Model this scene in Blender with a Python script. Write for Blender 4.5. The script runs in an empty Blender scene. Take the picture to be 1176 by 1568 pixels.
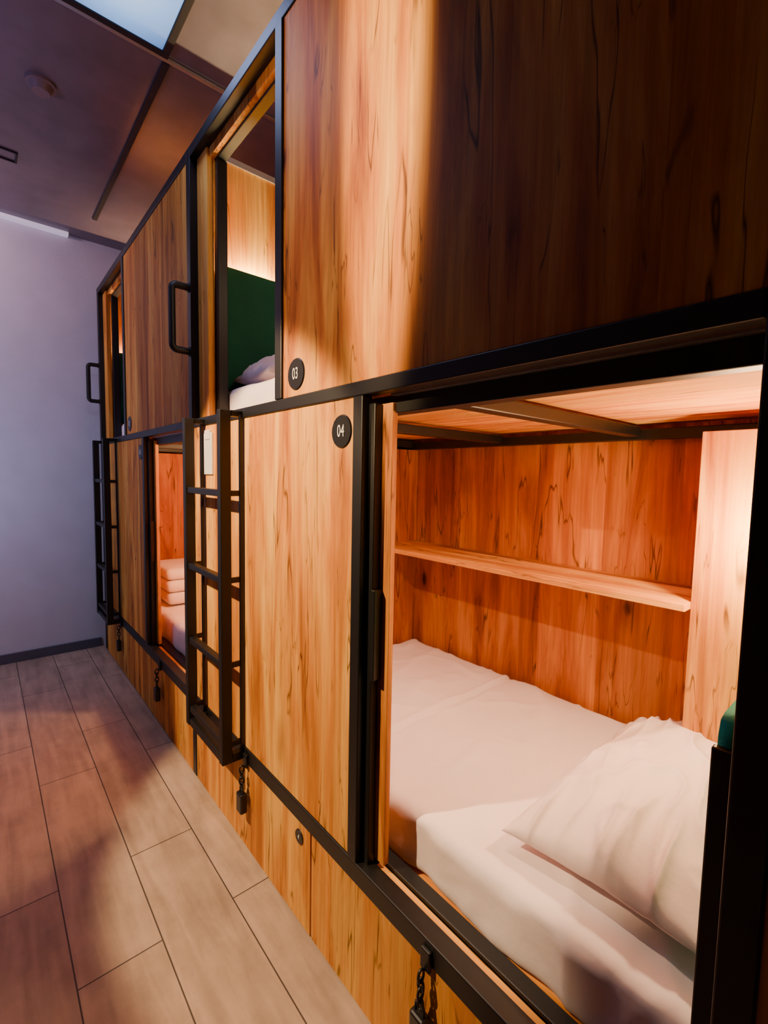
import bpy, bmesh, math, random
from mathutils import Vector, Matrix, noise
random.seed(4)
D=0.75
sc=bpy.context.scene
COL=sc.collection
# ---------------------------------------------------------------- materials
def newmat(name):
    m=bpy.data.materials.new(name); m.use_nodes=True
    nt=m.node_tree; b=nt.nodes["Principled BSDF"]
    return m,nt,b
def plain(name,col,rough=.5,metal=0,noise_amt=.08,bump=0,bscale=200,emis=None,estr=0,folds=0):
    m,nt,b=newmat(name)
    tc=nt.nodes.new('ShaderNodeTexCoord'); n=nt.nodes.new('ShaderNodeTexNoise')
    n.inputs['Scale'].default_value=6; n.inputs['Detail'].default_value=5
    nt.links.new(tc.outputs['Object'],n.inputs['Vector'])
    r=nt.nodes.new('ShaderNodeValToRGB')
    r.color_ramp.elements[0].position=.3; r.color_ramp.elements[1].position=.7
    r.color_ramp.elements[0].color=tuple(c*(1-noise_amt) for c in col)+(1,)
    r.color_ramp.elements[1].color=tuple(min(1,c*(1+noise_amt)) for c in col)+(1,)
    nt.links.new(n.outputs['Fac'],r.inputs[0]); nt.links.new(r.outputs[0],b.inputs['Base Color'])
    b.inputs['Roughness'].default_value=rough; b.inputs['Metallic'].default_value=metal
    if bump:
        n2=nt.nodes.new('ShaderNodeTexNoise'); n2.inputs['Scale'].default_value=bscale; n2.inputs['Detail'].default_value=4
        nt.links.new(tc.outputs['Object'],n2.inputs['Vector'])
        bp=nt.nodes.new('ShaderNodeBump'); bp.inputs['Strength'].default_value=bump; bp.inputs['Distance'].default_value=.01
        nt.links.new(n2.outputs['Fac'],bp.inputs['Height']); nt.links.new(bp.outputs[0],b.inputs['Normal'])
        if folds:
            n3=nt.nodes.new('ShaderNodeTexNoise'); n3.inputs['Scale'].default_value=4.5; n3.inputs['Detail'].default_value=3
            n3.inputs['Distortion'].default_value=1.6
            try: n3.noise_type='RIDGED_MULTIFRACTAL'
            except Exception: pass
            mp=nt.nodes.new('ShaderNodeMapping'); mp.inputs['Rotation'].default_value=(0,0,.6); mp.inputs['Scale'].default_value=(1,.45,1)
            nt.links.new(tc.outputs['Object'],mp.inputs['Vector']); nt.links.new(mp.outputs[0],n3.inputs['Vector'])
            bp2=nt.nodes.new('ShaderNodeBump'); bp2.inputs['Strength'].default_value=folds; bp2.inputs['Distance'].default_value=.012
            nt.links.new(n3.outputs['Fac'],bp2.inputs['Height']); nt.links.new(bp.outputs[0],bp2.inputs['Normal']); nt.links.new(bp2.outputs[0],b.inputs['Normal'])
    if emis:
        b.inputs['Emission Color'].default_value=tuple(emis)+(1,); b.inputs['Emission Strength'].default_value=estr
    return m
def math_node(nt,op,a,bv=None,clamp=False):
    n=nt.nodes.new('ShaderNodeMath'); n.operation=op; n.use_clamp=clamp
    if isinstance(a,(int,float)): n.inputs[0].default_value=a
    else: nt.links.new(a,n.inputs[0])
    if bv is not None:
        if isinstance(bv,(int,float)): n.inputs[1].default_value=bv
        else: nt.links.new(bv,n.inputs[1])
    return n.outputs[0]
def mixc(nt,fac,a,b_,mode='MIX'):
    n=nt.nodes.new('ShaderNodeMix'); n.data_type='RGBA'; n.blend_type=mode
    for sock,v in ((n.inputs[0],fac),(n.inputs[6],a),(n.inputs[7],b_)):
        if isinstance(v,(int,float)): sock.default_value=v
        elif isinstance(v,tuple): sock.default_value=v
        else: nt.links.new(v,sock)
    return n.outputs[2]
def wood(name,axis,dark,mid,light,rough=.6,bw=.27):
    m,nt,b=newmat(name)
    tc=nt.nodes.new('ShaderNodeTexCoord')
    sep=nt.nodes.new('ShaderNodeSeparateXYZ'); nt.links.new(tc.outputs['Object'],sep.inputs[0])
    if axis=='Z': across=math_node(nt,'ADD',sep.outputs[0],math_node(nt,'MULTIPLY',sep.outputs[1],.97))
    else: across=sep.outputs[1]
    strip=math_node(nt,'FLOOR',math_node(nt,'DIVIDE',across,bw))
    wn=nt.nodes.new('ShaderNodeTexWhiteNoise'); wn.noise_dimensions='1D'; nt.links.new(strip,wn.inputs['W'])
    off=math_node(nt,'MULTIPLY',wn.outputs['Value'],7.0)
    comb=nt.nodes.new('ShaderNodeCombineXYZ')
    nt.links.new(off,comb.inputs[2 if axis=='Z' else 0])
    add=nt.nodes.new('ShaderNodeVectorMath'); add.operation='ADD'
    nt.links.new(tc.outputs['Object'],add.inputs[0]); nt.links.new(comb.outputs[0],add.inputs[1])
    def mp(k):
        mpn=nt.nodes.new('ShaderNodeMapping')
        mpn.inputs['Scale'].default_value=(1,1,k) if axis=='Z' else (k,1,1)
        nt.links.new(add.outputs[0],mpn.inputs['Vector']); return mpn.outputs[0]
    def nz(vec,scale,detail,rg=.55,dist=0):
        n=nt.nodes.new('ShaderNodeTexNoise'); n.inputs['Scale'].default_value=scale
        n.inputs['Detail'].default_value=detail; n.inputs['Roughness'].default_value=rg; n.inputs['Distortion'].default_value=dist
        nt.links.new(vec,n.inputs['Vector']); return n.outputs['Fac']
    v1=mp(.11); v2=mp(.03); v3=mp(.10); v4=mp(.42)
    r=nt.nodes.new('ShaderNodeValToRGB'); e=r.color_ramp.elements
    e[0].position=.30; e[0].color=dark+(1,); e[1].position=.67; e[1].color=light+(1,)
    x=e.new(.47); x.color=mid+(1,)
    nt.links.new(nz(v1,8.5,7,.6,.8),r.inputs[0])
    fine=math_node(nt,'ADD',math_node(nt,'MULTIPLY',nz(v2,80,4,.65),.95),.52)
    g=nt.nodes.new('ShaderNodeCombineColor')
    for i in range(3): nt.links.new(fine,g.inputs[i])
    c=mixc(nt,1.0,r.outputs[0],g.outputs[0],'MULTIPLY')
    for sc_,wd,th,st in ((8,.011,.47,.85),(17,.012,.53,.7)):
        cr=math_node(nt,'ABSOLUTE',math_node(nt,'SUBTRACT',nz(v3,sc_,3,.55,.5),.5))
        cr=math_node(nt,'SUBTRACT',1.0,math_node(nt,'DIVIDE',cr,wd),True)
        msk=math_node(nt,'MULTIPLY',math_node(nt,'SUBTRACT',nz(v4,4+sc_*.25,2),th),12,True)
        cr=math_node(nt,'MULTIPLY',math_node(nt,'MULTIPLY',cr,msk,True),st)
        c=mixc(nt,cr,c,tuple(k*.16 for k in dark)+(1,))
    vo=nt.nodes.new('ShaderNodeTexVoronoi'); vo.inputs['Scale'].default_value=4.6
    nt.links.new(v4,vo.inputs['Vector'])
    kn=math_node(nt,'ADD',vo.outputs['Distance'],math_node(nt,'MULTIPLY',nz(v4,26,3),.12))
    sepc=nt.nodes.new('ShaderNodeSeparateColor'); nt.links.new(vo.outputs['Color'],sepc.inputs[0])
    on=math_node(nt,'GREATER_THAN',sepc.outputs[0],.4)
    halo=math_node(nt,'SUBTRACT',1.0,math_node(nt,'DIVIDE',math_node(nt,'SUBTRACT',kn,.09),.22),True)
    c=mixc(nt,math_node(nt,'MULTIPLY',math_node(nt,'MULTIPLY',halo,on),.6),c,tuple(dark)+(1,))
    k1=math_node(nt,'SUBTRACT',1.0,math_node(nt,'DIVIDE',math_node(nt,'SUBTRACT',kn,.09),.06),True)
    c=mixc(nt,math_node(nt,'MULTIPLY',math_node(nt,'MULTIPLY',k1,on),.9),c,tuple(k*.2 for k in dark)+(1,))
    t=math_node(nt,'ADD',math_node(nt,'MULTIPLY',wn.outputs['Value'],.40),.78)
    g2=nt.nodes.new('ShaderNodeCombineColor')
    for i in range(3): nt.links.new(t,g2.inputs[i])
    c=mixc(nt,1.0,c,g2.outputs[0],'MULTIPLY')
    nt.links.new(c,b.inputs['Base Color']); b.inputs['Roughness'].default_value=rough
    b.inputs['Specular IOR Level'].default_value=.25
    bp=nt.nodes.new('ShaderNodeBump'); bp.inputs['Strength'].default_value=.12; bp.inputs['Distance'].default_value=.002
    nt.links.new(fine,bp.inputs['Height']); nt.links.new(bp.outputs[0],b.inputs['Normal'])
    return m
W_D=(.27,.064,.009); W_M=(.61,.215,.027); W_L=(.86,.45,.085)
M_wood=wood('oak_vertical','Z',W_D,W_M,W_L)
M_woodX=wood('oak_horizontal','X',W_D,W_M,W_L)
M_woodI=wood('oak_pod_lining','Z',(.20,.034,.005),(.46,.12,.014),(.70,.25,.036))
M_black=plain('black_powder_steel',(.006,.006,.007),.45,.0,.1,.06,900)
M_blackp=plain('black_plastic',(.010,.010,.011),.35)
M_alu=plain('aluminium_track',(.55,.56,.6),.3,.9)
M_chain=plain('chain_steel',(.05,.05,.05),.35,.8)
M_sheet=plain('cotton_sheet',(.88,.76,.79),.9,0,.02,.25,14,folds=.4)
M_pillow=plain('cotton_pillowcase',(.80,.65,.67),.9,0,.02,.2,22,folds=.5)
M_green=plain('green_upholstery',(.004,.14,.075),.85,0,.12,.3,500)
M_green_lit=plain('green_upholstery_lit',(.002,.46,.35),.85,0,.12,.3,500)  # same green upholstery, lamplight on it put into the brighter colour
M_white=plain('white_card',(.8,.78,.75),.5)
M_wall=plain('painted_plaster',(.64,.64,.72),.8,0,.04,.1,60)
M_walld=plain('bounce_cut_paint',(.10,.07,.07),.8,0,.08,.1,60)  # unseen walls set dark to cut bounced light in the corridor
M_ceil=plain('ceiling_panel_paint',(.17,.135,.17),.28,0,.15)
M_det=plain('detector_plastic',(.24,.18,.2),.5)
M_base=plain('grey_skirting',(.10,.10,.13),.5)
M_seam=plain('dark_seam',(.02,.015,.02),.7)
M_trim_glow=plain('glowing_trim',(.6,.6,.7),.4,emis=(.82,.68,.88),estr=.5)  # emission on the trim imitates the bright streak along the wall top
M_ledw=plain('warm_led_strip',(.9,.8,.6),.4,emis=(1,.72,.35),estr=6)
M_txt=plain('white_print',(.75,.75,.75),.6)
def led_mat():
    m,nt,b=newmat('led_diffuser')
    tc=nt.nodes.new('ShaderNodeTexCoord')
    vd=nt.nodes.new('ShaderNodeVectorMath'); vd.operation='DISTANCE'
    nt.links.new(tc.outputs['Object'],vd.inputs[0]); vd.inputs[1].default_value=(-2.75*D,-.40*D,4.45*D)
    r=nt.nodes.new('ShaderNodeValToRGB'); e=r.color_ramp.elements
    e[0].position=.0; e[0].color=(.62,.80,1,1); e[1].position=.36; e[1].color=(.02,.07,.26,1)
    x=e.new(.18); x.color=(.22,.42,.80,1)
    nt.links.new(vd.outputs['Value'],r.inputs[0])
    nt.links.new(r.outputs[0],b.inputs['Emission Color']); b.inputs['Emission Strength'].default_value=1.8
    b.inputs['Base Color'].default_value=(.1,.12,.16,1)
    return m
M_led=led_mat()
def floor_mat():
    m,nt,b=newmat('floor_plank_tiles')
    tc=nt.nodes.new('ShaderNodeTexCoord')
    mpn=nt.nodes.new('ShaderNodeMapping'); mpn.inputs['Location'].default_value=(.35,-.14*D+.0,0)
    nt.links.new(tc.outputs['Object'],mpn.inputs['Vector'])
    br=nt.nodes.new('ShaderNodeTexBrick'); nt.links.new(mpn.outputs[0],br.inputs['Vector'])
    br.offset=.37; br.inputs['Scale'].default_value=1; br.inputs['Brick Width'].default_value=1.15
    br.inputs['Row Height'].default_value=.232; br.inputs['Mortar Size'].default_value=.0022; br.inputs['Mortar Smooth'].default_value=.1
    br.inputs['Color1'].default_value=(.48,.355,.27,1); br.inputs['Color2'].default_value=(.40,.29,.22,1)
    br.inputs['Mortar'].default_value=(.06,.045,.035,1)
    mp2=nt.nodes.new('ShaderNodeMapping'); mp2.inputs['Scale'].default_value=(.12,1,1)
    nt.links.new(tc.outputs['Object'],mp2.inputs['Vector'])
    n=nt.nodes.new('ShaderNodeTexNoise'); n.inputs['Scale'].default_value=22; n.inputs['Detail'].default_value=7; n.inputs['Distortion'].default_value=.6
    nt.links.new(mp2.outputs[0],n.inputs['Vector'])
    n2=nt.nodes.new('ShaderNodeTexNoise'); n2.inputs['Scale'].default_value=5; n2.inputs['Detail'].default_value=6; n2.inputs['Roughness'].default_value=.65
    nt.links.new(tc.outputs['Object'],n2.inputs['Vector'])
    f=math_node(nt,'ADD',math_node(nt,'MULTIPLY',n.outputs['Fac'],.9),math_node(nt,'ADD',math_node(nt,'MULTIPLY',n2.outputs['Fac'],.9),.1))
    g=nt.nodes.new('ShaderNodeCombineColor')
    for i in range(3): nt.links.new(f,g.inputs[i])
    nt.links.new(mixc(nt,1.0,br.outputs['Color'],g.outputs[0],'MULTIPLY'),b.inputs['Base Color'])
    b.inputs['Roughness'].default_value=.5
    bp=nt.nodes.new('ShaderNodeBump'); bp.inputs['Strength'].default_value=.3; bp.inputs['Distance'].default_value=.002; bp.invert=True
    nt.links.new(br.outputs['Fac'],bp.inputs['Height']); nt.links.new(bp.outputs[0],b.inputs['Normal'])
    return m
M_floor=floor_mat()
# ---------------------------------------------------------------- mesh helpers (s=along away, y=depth, z up; all in units of D)
def P(s,y,z): return Vector((-s*D,y*D,z*D))
def add_obj(name,bm,mat,parent=None,smooth=False):
    me=bpy.data.meshes.new(name)
    bmesh.ops.recalc_face_normals(bm,faces=bm.faces)
    bm.to_mesh(me); bm.free()
    for mm in (mat if isinstance(mat,(list,tuple)) else [mat]): me.materials.append(mm)
    if smooth:
        for p in me.polygons: p.use_smooth=True
    o=bpy.data.objects.new(name,me); COL.objects.link(o)
    if parent: o.parent=parent
    return o
def empty(name):
    o=bpy.data.objects.new(name,None); COL.objects.link(o); o.empty_display_size=.1; return o
def bm_box(bm,s0,s1,y0,y1,z0,z1,bev=0.003):
    a=P(s0,y0,z0); c=P(s1,y1,z1)
    ctr=(a+c)/2; dim=Vector([abs(c[i]-a[i]) for i in range(3)])
    r=bmesh.ops.create_cube(bm,size=1,matrix=Matrix.Translation(ctr)@Matrix.Diagonal((dim.x,dim.y,dim.z,1)))
    if bev:
        es=list({e for v in r['verts'] for e in v.link_edges})
        bmesh.ops.bevel(bm,geom=es,offset=min(bev,min(dim)*.3),segments=2,affect='EDGES',profile=.5)
def boxes(name,lst,mat,parent=None,bev=.003):
    bm=bmesh.new()
    for b in lst: bm_box(bm,*b,bev=bev)
    return add_obj(name,bm,mat,parent)
def tube_path(bm,pts,r,seg=10,closed=False):
    pts=[Vector(p) for p in pts]; n=len(pts); rings=[]
    up=None
    for i,p in enumerate(pts):
        if closed: t=(pts[(i+1)%n]-pts[i-1]).normalized()
        else: t=(pts[min(i+1,n-1)]-pts[max(i-1,0)]).normalized()
        if up is None:
            up=t.orthogonal().normalized()
        up=(up-t*up.dot(t)).normalized(); w=t.cross(up)
        rings.append([bm.verts.new(p+r*(math.cos(2*math.pi*k/seg)*up+math.sin(2*math.pi*k/seg)*w)) for k in range(seg)])
    m=n if closed else n-1
    for i in range(m):
        A=rings[i];B=rings[(i+1)%n]
        for k in range(seg): bm.faces.new((A[k],A[(k+1)%seg],B[(k+1)%seg],B[k]))
    if not closed:
        bm.faces.new(rings[0]); bm.faces.new(rings[-1])
def text_mesh(name,txt,size,loc,mat,parent):
    cu=bpy.data.curves.new(name,'FONT'); cu.body=txt; cu.size=size; cu.align_x='CENTER'; cu.align_y='CENTER'; cu.extrude=.0006
    t=bpy.data.objects.new(name+'_tmp',cu); COL.objects.link(t)
    bpy.context.view_layer.update()
    me=bpy.data.meshes.new_from_object(t.evaluated_get(bpy.context.evaluated_depsgraph_get()))
    bpy.data.objects.remove(t)
    me.materials.clear(); me.materials.append(mat)
    me.transform(Matrix.Translation(loc)@Matrix.Rotation(math.pi/2,4,'X')@Matrix.Diagonal((.72,1,1,1)))
    o=bpy.data.objects.new(name,me); COL.objects.link(o); o.parent=parent; return o
def disc(name,s,y,z,r,th,mat,parent):
    bm=bmesh.new()
    bmesh.ops.create_cone(bm,cap_ends=True,segments=40,radius1=r,radius2=r*.94,depth=th,matrix=Matrix.Translation(P(s,y,z)+Vector((0,-th/2,0)))@Matrix.Rotation(math.pi/2,4,'X'))
    return add_obj(name,bm,mat,parent)
def badge(s,y,z,r,txt):
    root=empty('number_badge')
    disc('plate',s,y,z,r*D,.004,M_blackp,root)
    text_mesh('digits',txt,r*D*1.0,P(s,y,z)+Vector((0,-.0048,0)),M_txt,root)
# ---------------------------------------------------------------- room
CZ=4.457; FAR=6.06; NEAR=-2.95; LW=-2.25; BW=1.62
boxes('floor',[(NEAR,FAR,LW,BW,-.08,0)],M_floor,bev=0)
boxes('ceiling',[(NEAR,FAR,LW,BW,CZ,CZ+.08)],M_ceil,bev=0)
boxes('wall_far',[(FAR,FAR+.1,LW,BW,0,CZ)],M_wall,bev=0)
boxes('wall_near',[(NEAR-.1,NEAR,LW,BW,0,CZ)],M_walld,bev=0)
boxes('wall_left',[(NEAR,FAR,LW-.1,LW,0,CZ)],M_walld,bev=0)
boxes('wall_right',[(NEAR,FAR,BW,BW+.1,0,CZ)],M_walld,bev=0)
boxes('baseboard_far',[(FAR-.02,FAR,LW,-.02,0,.1)],M_base)
boxes('baseboard_left',[(NEAR,FAR-.02,LW,LW+.02,0,.1)],M_base)
boxes('trim_1',[(3.16,5.5,-.085,-.045,CZ-.014,CZ)],M_seam)
boxes('trim_2',[(3.12,3.15,-1.6,1.2,CZ-.016,CZ)],M_alu)
boxes('trim_3',[(FAR-.08,FAR,LW,-.22,CZ-.03,CZ)],M_trim_glow)
lp=empty('ceiling_light_panel')
boxes('diffuser',[(2.30,3.08,-.88,-.11,CZ-.012,CZ)],M_led,lp)
boxes('frame',[(2.26,2.30,-.92,-.07,CZ-.02,CZ),(3.08,3.12,-.92,-.07,CZ-.02,CZ),(2.30,3.08,-.92,-.88,CZ-.02,CZ),(2.30,3.08,-.11,-.07,CZ-.02,CZ)],M_seam,lp)
sd=empty('smoke_detector')
for nm,r1,r2,z0,h in (('base',.062,.062,0,.012),('body',.05,.036,.012,.03)):
    bm=bmesh.new(); bmesh.ops.create_cone(bm,cap_ends=True,segments=32,radius1=r2,radius2=r1,depth=h,matrix=Matrix.Translation(P(3.87,-.62,CZ)-Vector((0,0,z0+h/2)))); add_obj(nm,bm,M_det,sd)
cv=empty('ceiling_vent')
boxes('frame',[(4.80,4.815,-.83,-.69,CZ-.012,CZ),(4.945,4.96,-.83,-.69,CZ-.012,CZ),(4.815,4.945,-.83,-.815,CZ-.012,CZ),(4.815,4.945,-.705,-.69,CZ-.012,CZ)],M_seam,cv)
# ---------------------------------------------------------------- bunks
T=.062; ML=2.85
ZB0,ZB1=.488,.566
ZM0,ZM1=2.276,2.326
ZT0,ZT1=3.86,3.92
def module(b,last=False,last_near=False):
    root=empty('capsule_bunk_bed')
    n=b-T/2; f=b+ML-T/2
    L=[]
    L.append((n,n+T,0,T,.02,ZT1))
    if last: L.append((f,f+T,0,T,.02,ZT1))
    a0=n+T; a1=f
    L.append((a0,a1,0,T,ZB0,ZB1)); L.append((a0,a1,0,T*.8,ZM0,ZM1)); L.append((a0,a1,0,T,ZT0,ZT1))
    L.append((a0,a1,.10,.155,ZB0,ZB1-.008))
    L.append((a0,a1,.082,.137,2.215,2.276)); L.append((a0,a1,.09,.145,ZT0-.06,ZT1-.06))
    L.append((b+1.118,b+1.172,0,.045,ZB1,ZM0))
    L.append((b+1.085,b+1.12,.030,.064,ZB1,2.25))
    L.append((b+1.685,b+1.745,-.004,.03,ZM1,ZT0))
    L.append((f-.20,f-.145,.09,.15,ZM1,ZT0-.06)); L.append((f-.0,f-.04,.09,.13,ZB1,2.215))
    L.append((a0,a1,1.43,1.49,2.2,2.25))
    boxes('steel_frame',L,M_black,root)
    C=[]
    for c in (.79,1.58,2.37): C.append((b+c-.03,b+c+.03,.135,1.43,2.215,2.262))
    boxes('crossbars',C,M_black,root)
    Wd=[]
    Wd.append((b+1.172,f,.008,.032,ZB1,ZM0))
    Wd.append((a0,b+1.685,.006,.03,ZM1,ZT0))
    Wd.append((f-.16,f,.045,.085,ZM1,ZT0))
    Wd.append((b+1.035,b+1.135,.066,.09,ZB1+.01,2.25))
    boxes('front_panels',Wd,M_wood,root,bev=.002)
    g=.006
    boxes('locker_doors',[(a0,b+1.435-g,.006,.03,.012,ZB0),(b+1.435+g,a1,.006,.03,.012,ZB0)],M_wood,root,bev=.002)
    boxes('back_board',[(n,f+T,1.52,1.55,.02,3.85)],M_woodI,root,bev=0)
    boxes('partition',[(f+.005,f+T-.005,T,1.52,.02,3.93)],M_wood,root,bev=0)
    if last_near: boxes('near_partition',[(n+.005,n+T-.005,T,1.52,.02,3.93)],M_wood,root,bev=0)
    boxes('head_side_pillar',[(n+T,b+.43,1.17,1.52,.57,2.2)],M_wood,root,bev=.002)
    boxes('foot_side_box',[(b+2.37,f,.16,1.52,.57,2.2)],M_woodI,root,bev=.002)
    boxes('deck_boards',[(a0,a1,.155,1.52,.48,.52),(a0,a1,.05,1.52,2.277,2.30)],M_woodX,root,bev=0)
    boxes('door_track',[(a0,b+1.085,.066,.096,ZB0,ZB1-.022)],M_woodX,root,bev=0)
    boxes('track_and_lit_underside',[(a0,b+1.03,.052,.080,2.270,2.277),(a0,f-.2,.064,.088,ZT0-.02,ZT0)],M_alu,root,bev=0)  # pale strip below the middle rail imitates light caught on its underside
    boxes('top_board',[(b+1.745,f,.062,.09,ZT0-.05,ZT1-.02)],M_wood,root,bev=0)
    boxes('partition_cap',[(f-.005,f+T-.01,T,1.52,3.93,3.965)],M_alu,root,bev=0)
    boxes('door_pull',[(b+1.070,b+1.090,.028,.066,1.27,1.60)],M_blackp,root,bev=.003)
    boxes('wall_shelf',[(b+.43,b+2.37,1.10,1.52,1.483,1.513)],M_woodX,root,bev=.002)
    return root
B=.1635
module(B-ML,last_near=True); module(B); module(B+ML,last=True)
badge(1.41,.008,2.16,.062,'04'); badge(1.735,.006,2.414,.066,'03')
badge(1.40+ML,.008,2.16,.062,'06'); badge(1.735+ML,.006,2.414,.066,'05')
badge(1.69,.006,.415,.032,'4')
def ladder(s0):
    root=empty('bunk_ladder'); s1=s0+.56; w=.045; y0,y1=-.115,-.06
    z0,z1=.50,2.31
    boxes('stiles',[(s0,s0+w,y0,y1,z0,z1),(s1-w,s1,y0,y1,z0,z1)],M_black,root)
    boxes('back_bars',[(s0-.004,s0+.014,-.016,-.001,z0+.05,z1-.02),(s1-.018,s1,-.016,-.001,z0+.05,z1-.02)],M_black,root,bev=.001)
    R=[];S=[]
    for dz in (.10,.54,.98,1.40):
        z=2-dz
        R.append((s0+w,s1-w,y0+.008,y1-.008,z-.017,z+.017))
        S.append((s0+.002,s0+.016,y1,-.001,z-.014,z+.014)); S.append((s1-.016,s1-.002,y1,-.001,z-.014,z+.014))
    boxes('rungs',R,M_black,root); boxes('side_links',S,M_black,root,bev=.001)
    boxes('brackets',[(s0,s0+.04,y1,-.0005,z0,z0+.045),(s1-.04,s1,y1,-.0005,z0,z0+.045),(s0,s0+.04,y1,-.0005,z1-.03,z1),(s1-.04,s1,y1,-.0005,z1-.03,z1),(s0+w,s1-w,y0+.005,y1-.005,z0,z0+.04)],M_black,root)
for k in (-1,0,1): ladder(2.25+k*ML)
def grab(s):
    bm=bmesh.new(); z0,z1=2.74,3.12; o=-.10; pts=[]
    r=.03
    def q(y,z): return P(s,y,z)
    pts=[q(.0,z0),q(o+r,z0)]
    for k in range(1,6):
        a=k/6*math.pi/2; pts.append(q(o+r-r*math.sin(a),z0+r-r*math.cos(a)))
    pts.append(q(o,z0+r)); pts.append(q(o,z1-r))
    for k in range(1,6):
        a=k/6*math.pi/2; pts.append(q(o+r-r*math.cos(a),z1-r+r*math.sin(a)))
    pts+= [q(o+r,z1),q(.0,z1)]
    tube_path(bm,pts,.0155,14)
    for z in (z0,z1): bmesh.ops.create_cone(bm,cap_ends=True,segments=20,radius1=.021,radius2=.021,depth=.005,matrix=Matrix.Translation(P(s,0,z)-Vector((0,.0025,0)))@Matrix.Rotation(math.pi/2,4,'X'))
    add_obj('grab_handle',bm,M_black,smooth=False)
grab(B+ML); grab(B+2*ML)
def padlock(s):
    root=empty('hanging_padlock')
    boxes('hasp',[(s-.02,s+.02,-.014,0,.475,.545)],M_black,root)
    bm=bmesh.new()
    for i in range(4):
        c=P(s,-.028,.468-.03*i); pts=[]
        for k in range(16):
            a=2*math.pi*k/16; u=.009*math.cos(a); v=.016*math.sin(a)
            pts.append(c+(Vector((u,0,v)) if i%2 else Vector((0,u,v))))
        tube_path(bm,pts,.0034,8,True)
    add_obj('chain',bm,M_chain,root,True)
    boxes('lock_body',[(s-.030,s+.030,-.048,-.010,.24,.345)],M_blackp,root,bev=.006)
    bm=bmesh.new(); c=P(s,-.029,.345); pts=[c+Vector((-.013,0,-.004))]
    for k in range(9):
        a=math.pi-math.pi*k/8; pts.append(c+Vector((.013*math.cos(a),0,.016+.011*math.sin(a))))
    pts.append(c+Vector((.013,0,-.004))); tube_path(bm,pts,.0034,8); add_obj('shackle',bm,M_chain,root,True)
for s in (.91,2.215,.91+ML,2.215+ML): padlock(s)
ch=empty('card_holder'); boxes('card',[(2.66,2.785,-.002,.008,1.99,2.23)],M_white,ch); boxes('clip',[(2.685,2.76,-.008,.008,2.19,2.245)],M_white,ch)
# ---------------------------------------------------------------- bedding
def ridge(v,o=0):
    return (1-abs(noise.noise(v+Vector((o,o*1.7,o*.3))))*2.2)
def rbox(name,s0,s1,y0,y1,z0,z1,r,step,mat,disp,parent=None):
    a=P(s0,y0,z0); c=P(s1,y1,z1); lo=Vector([min(a[i],c[i]) for i in range(3)]); hi=Vector([max(a[i],c[i]) for i in range(3)])
    bm=bmesh.new()
    for ax in range(3):
        u,v=[(1,2),(0,2),(0,1)][ax]
        nu=max(2,int((hi[u]-lo[u])/step)); nv=max(2,int((hi[v]-lo[v])/step))
        for side in (lo,hi):
            G=[]
            for i in range(nu+1):
                row=[]
                for j in range(nv+1):
                    p=Vector((0,0,0)); p[ax]=side[ax]; p[u]=lo[u]+(hi[u]-lo[u])*i/nu; p[v]=lo[v]+(hi[v]-lo[v])*j/nv
                    row.append(bm.verts.new(p))
                G.append(row)
            for i in range(nu):
                for j in range(nv): bm.faces.new((G[i][j],G[i+1][j],G[i+1][j+1],G[i][j+1]))
    bmesh.ops.remove_doubles(bm,verts=bm.verts,dist=step*.05)
    for vt in bm.verts:
        p=vt.co; q=Vector([min(max(p[i],lo[i]+r),hi[i]-r) for i in range(3)]); d=p-q
        if d.length>1e-6: nn=d.normalized(); p2=q+nn*r
        else: nn=Vector((0,0,1)); p2=p
        vt.co=p2+disp(p2,nn)
    return add_obj(name,bm,mat,parent,True)
def mat_disp(seam):
    def f(p,n):
        d=.004*noise.noise(p*4)+.0022*noise.noise(Vector((p.x*14,p.y*5,p.z*9)))
        d+=.0065*max(0,ridge(Vector((p.x*5+p.y*3,p.y*2.2-p.x*1.1,p.z*2)),2.3))**4
        d+=.005*max(0,ridge(Vector((p.x*3-p.y*4,p.y*2.6+p.x*2,p.z*2)),7.7))**5
        if n.z<.5: d+=.009*noise.noise(Vector((p.x*11,p.y*4,p.z*3)))
        k=(-p.x/D-seam)*D+.012*noise.noise(Vector((0,p.y*5,3)))
        if n.z>.2: d+= -.009*math.exp(-(k/.010)**2)+.007*math.exp(-((k-.022)/.012)**2)
        return n*d
    return f
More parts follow.
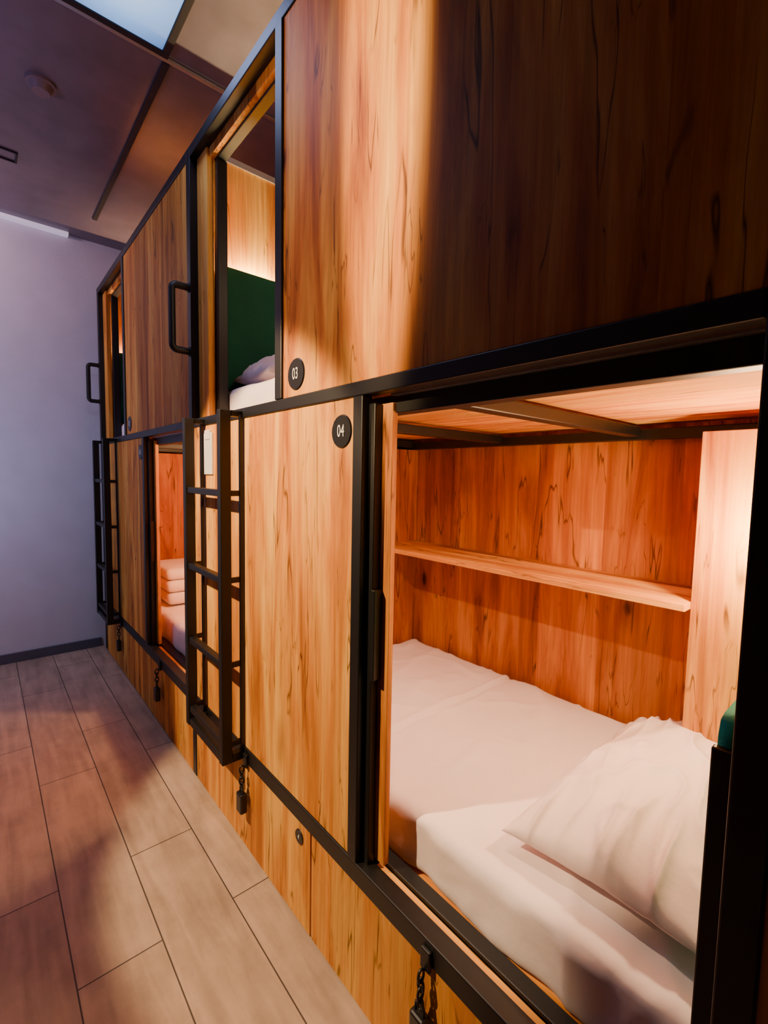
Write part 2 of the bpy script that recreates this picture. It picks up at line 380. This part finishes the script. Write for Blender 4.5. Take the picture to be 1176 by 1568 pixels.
def pillow(s0,s1,y0,y1,zc,h,tilt=0,seed=0):
    bm=bmesh.new(); N=110
    cx=P((s0+s1)/2,(y0+y1)/2,zc); a=abs(s1-s0)*D/2; b_=abs(y1-y0)*D/2; H=h*D
    def surf(u,v,top):
        pu=u*a*(1-.075*(1-v*v)*abs(u)**2); pv=v*b_*(1-.05*(1-u*u)*abs(v)**2)
        t=(max(0,1-abs(u)**2.6)**.5)*(max(0,1-abs(v)**3.0)**.5)
        w=.012*noise.noise(Vector((u*2.2+seed,v*2.2,top)))*t
        e=abs(v)**1.8
        w+=.036*(max(0,ridge(Vector((u*3.6,v*1.1,seed)),seed))**2-.3)*e*min(1,t*1.6)
        e2=abs(u)**2.5
        w+=.022*(max(0,ridge(Vector((u*1.0,v*3.5,seed+5)),seed))**2-.3)*e2*min(1,t*2.0)
        w+=.014*(max(0,ridge(Vector((u*2.6+v*1.2,v*1.7-u,seed+9)),seed))**4)*t
        z=(H*.72*t if top else -H*.28*t)+w*(1 if top else .2)
        co=cx+Vector((pu,pv,H*.28+z))
        co.z+= tilt*(u+1)*a
        return co
    for top in (1,0):
        G=[[bm.verts.new(surf(-1+2*i/N,-1+2*j/N,top)) for j in range(N+1)] for i in range(N+1)]
        for i in range(N):
            for j in range(N): bm.faces.new((G[i][j],G[i+1][j],G[i+1][j+1],G[i][j+1]))
    bmesh.ops.remove_doubles(bm,verts=bm.verts,dist=.0006)
    return add_obj('pillow',bm,M_pillow,None,True)
for k in (-1,0,1):
    rbox('mattress',.215+k*ML,2.52+k*ML,.17,1.50,.522,.755,.035,.012 if k==0 else .03,M_sheet,mat_disp(1.62+k*ML))
for k in (-1,0,1):
    rbox('mattress',.215+k*ML,2.965+k*ML,.165,1.50,2.302,2.51,.035,.03,M_sheet,mat_disp(99))
pillow(.25,.85,.28,1.40,.765,.21,.04,1)
pillow(2.42,2.88,.22,1.20,2.520,.20,-.02,4)
pillow(2.42+ML,2.88+ML,.22,1.20,2.520,.20,-.02,7)
bl=empty('folded_blanket')
for i in range(3):
    rbox('fold_%d'%i,4.45+.02*i,5.12-.015*i,.26,.80,.772+.112*i,.879+.112*i,.035,.02,M_sheet,lambda p,n:n*.003*noise.noise(p*9),bl)
def headboard(s0,s1,z0,z1,y0=.16,y1=1.16,mat=M_green,dz=.02):
    root=empty('upholstered_headboard')
    rbox('cushion',s0,s1,y0,y1,z0,z1,.012,.03,mat,lambda p,n:Vector((0,0,0)),root)
    boxes('edge_trim',[(s0,s1,y0-.02,y0,z0,z1-dz)],M_black,root)
headboard(.198,.240,.76,1.54,.085,1.14,M_green_lit,.055)
for k in (-1,0,1):
    headboard(2.895+k*ML,2.940+k*ML,2.52,3.27,.16,1.45)
for k in (0,1):
    boxes('led_strip',[(2.955+k*ML,2.98+k*ML,.17,1.44,3.20,3.215)],M_ledw)
def reading_lamp(s,y,z,sgn=1):
    root=empty('reading_lamp'); bm=bmesh.new()
    bmesh.ops.create_cone(bm,cap_ends=True,segments=24,radius1=.03,radius2=.03,depth=.012,matrix=Matrix.Translation(P(s,y,z))@Matrix.Rotation(math.pi/2,4,'Y'))
    tube_path(bm,[P(s,y,z),P(s+.03*sgn,y,z),P(s+.06*sgn,y,z+.02)],.006)
    add_obj('base',bm,M_blackp,root)
    bm=bmesh.new(); bmesh.ops.create_uvsphere(bm,u_segments=20,v_segments=12,radius=.022,matrix=Matrix.Translation(P(s+.075*sgn,y,z+.02))); add_obj('bulb',bm,M_ledw,root,True)
reading_lamp(.21,.95,1.90)
# ---------------------------------------------------------------- lights
def light(name,kind,loc,energy,col,target=None,scale=None,**kw):
    l=bpy.data.lights.new(name,kind); l.energy=energy; l.color=col
    for k,v in kw.items(): setattr(l,k,v)
    o=bpy.data.objects.new(name,l); COL.objects.link(o); o.location=loc
    if target is not None: o.rotation_euler=(Vector(target)-Vector(loc)).to_track_quat('-Z','Y').to_euler()
    if scale: o.scale=scale
    return o
light('reading_lamp_light','POINT',P(.355,.95,1.80),29,(1,.68,.36),shadow_soft_size=.035)
light('pod_fill','AREA',P(1.65,.18,2.245),8,(1,.66,.42),P(1.65,.7,.7),shape='RECTANGLE',size=1.0,size_y=.02,spread=math.radians(120))  # added fill hidden behind the front beam, brightens mattress and back wall
light('corridor_spot','SPOT',P(2.3,-1.95,3.35),430,(1,.67,.35),P(2.15,0,1.46),spot_size=math.radians(52),spot_blend=.22,shadow_soft_size=.03)
light('panel_band_spot','SPOT',P(1.15,-1.95,2.9),300,(1,.68,.34),P(1.22,0,3.3),scale=(.15,1,1),spot_size=math.radians(80),spot_blend=.6,shadow_soft_size=.012)  # added spot without fixture, squeezed to form the upper panel's bright band
light('panel_fill_spot','SPOT',P(1.5,-1.95,2.9),42,(1,.55,.24),P(1.62,0,3.0),scale=(.44,1,1),spot_size=math.radians(80),spot_blend=.3,shadow_soft_size=.02)
light('headboard_led_light','AREA',P(2.96,.8,3.23),26,(1,.76,.34),P(2.9,.8,4.2),shape='RECTANGLE',size=.9,size_y=.02)
light('upper_pod_fill','POINT',P(1.4,.7,3.5),9,(1,.72,.45),shadow_soft_size=.08)  # added fill hidden behind the door panel, lifts headboard and partition
light('headboard_led_light_b','AREA',P(2.96+ML,.8,3.23),20,(1,.6,.3),P(2.9+ML,.8,4.2),shape='RECTANGLE',size=.9,size_y=.02)
light('far_bunk_light','POINT',P(3.4,.9,2.0),52,(1,.60,.28),shadow_soft_size=.06)
light('panel_light','AREA',P(2.7,-.5,CZ-.03),6,(.5,.58,1),P(2.7,-.5,0),shape='SQUARE',size=.55)
light('wall_wash','AREA',P(5.2,-1.7,4.3),9,(.95,.60,.72),P(6.06,-.8,3.3),shape='SQUARE',size=.3)
light('blue_fill','AREA',P(4.8,-2.1,2.0),12,(.46,.58,1),P(6.06,-1,1.9),shape='SQUARE',size=.4)
light('violet_ceiling_fill','AREA',P(3.4,-2.0,3.5),4.5,(.45,.42,1),P(3.7,-.9,CZ),shape='SQUARE',size=.3)  # added light without fixture, gives the ceiling its violet glow
w=bpy.data.worlds.new('world'); sc.world=w; w.use_nodes=True
w.node_tree.nodes['Background'].inputs[0].default_value=(.35,.3,.5,1); w.node_tree.nodes['Background'].inputs[1].default_value=.03
# ---------------------------------------------------------------- camera
f=715.0
down=Vector((-178,9316,715)).normalized()
d1=Vector((-618,-60,715)); d1=(d1-down*d1.dot(down)).normalized()
d2=down.cross(d1); 
if d2.x<0: d2=-d2
cam=bpy.data.cameras.new('camera'); co=bpy.data.objects.new('camera',cam); COL.objects.link(co)
R=Matrix(((-d1.x, d1.y, d1.z),(d2.x,-d2.y,-d2.z),(-down.x, down.y, down.z)))
M=R.to_4x4(); M.translation=P(0,-1,2); co.matrix_world=M
cam.sensor_fit='HORIZONTAL'; cam.sensor_width=36; cam.lens=36*f/1176; cam.clip_start=.02
sc.camera=co
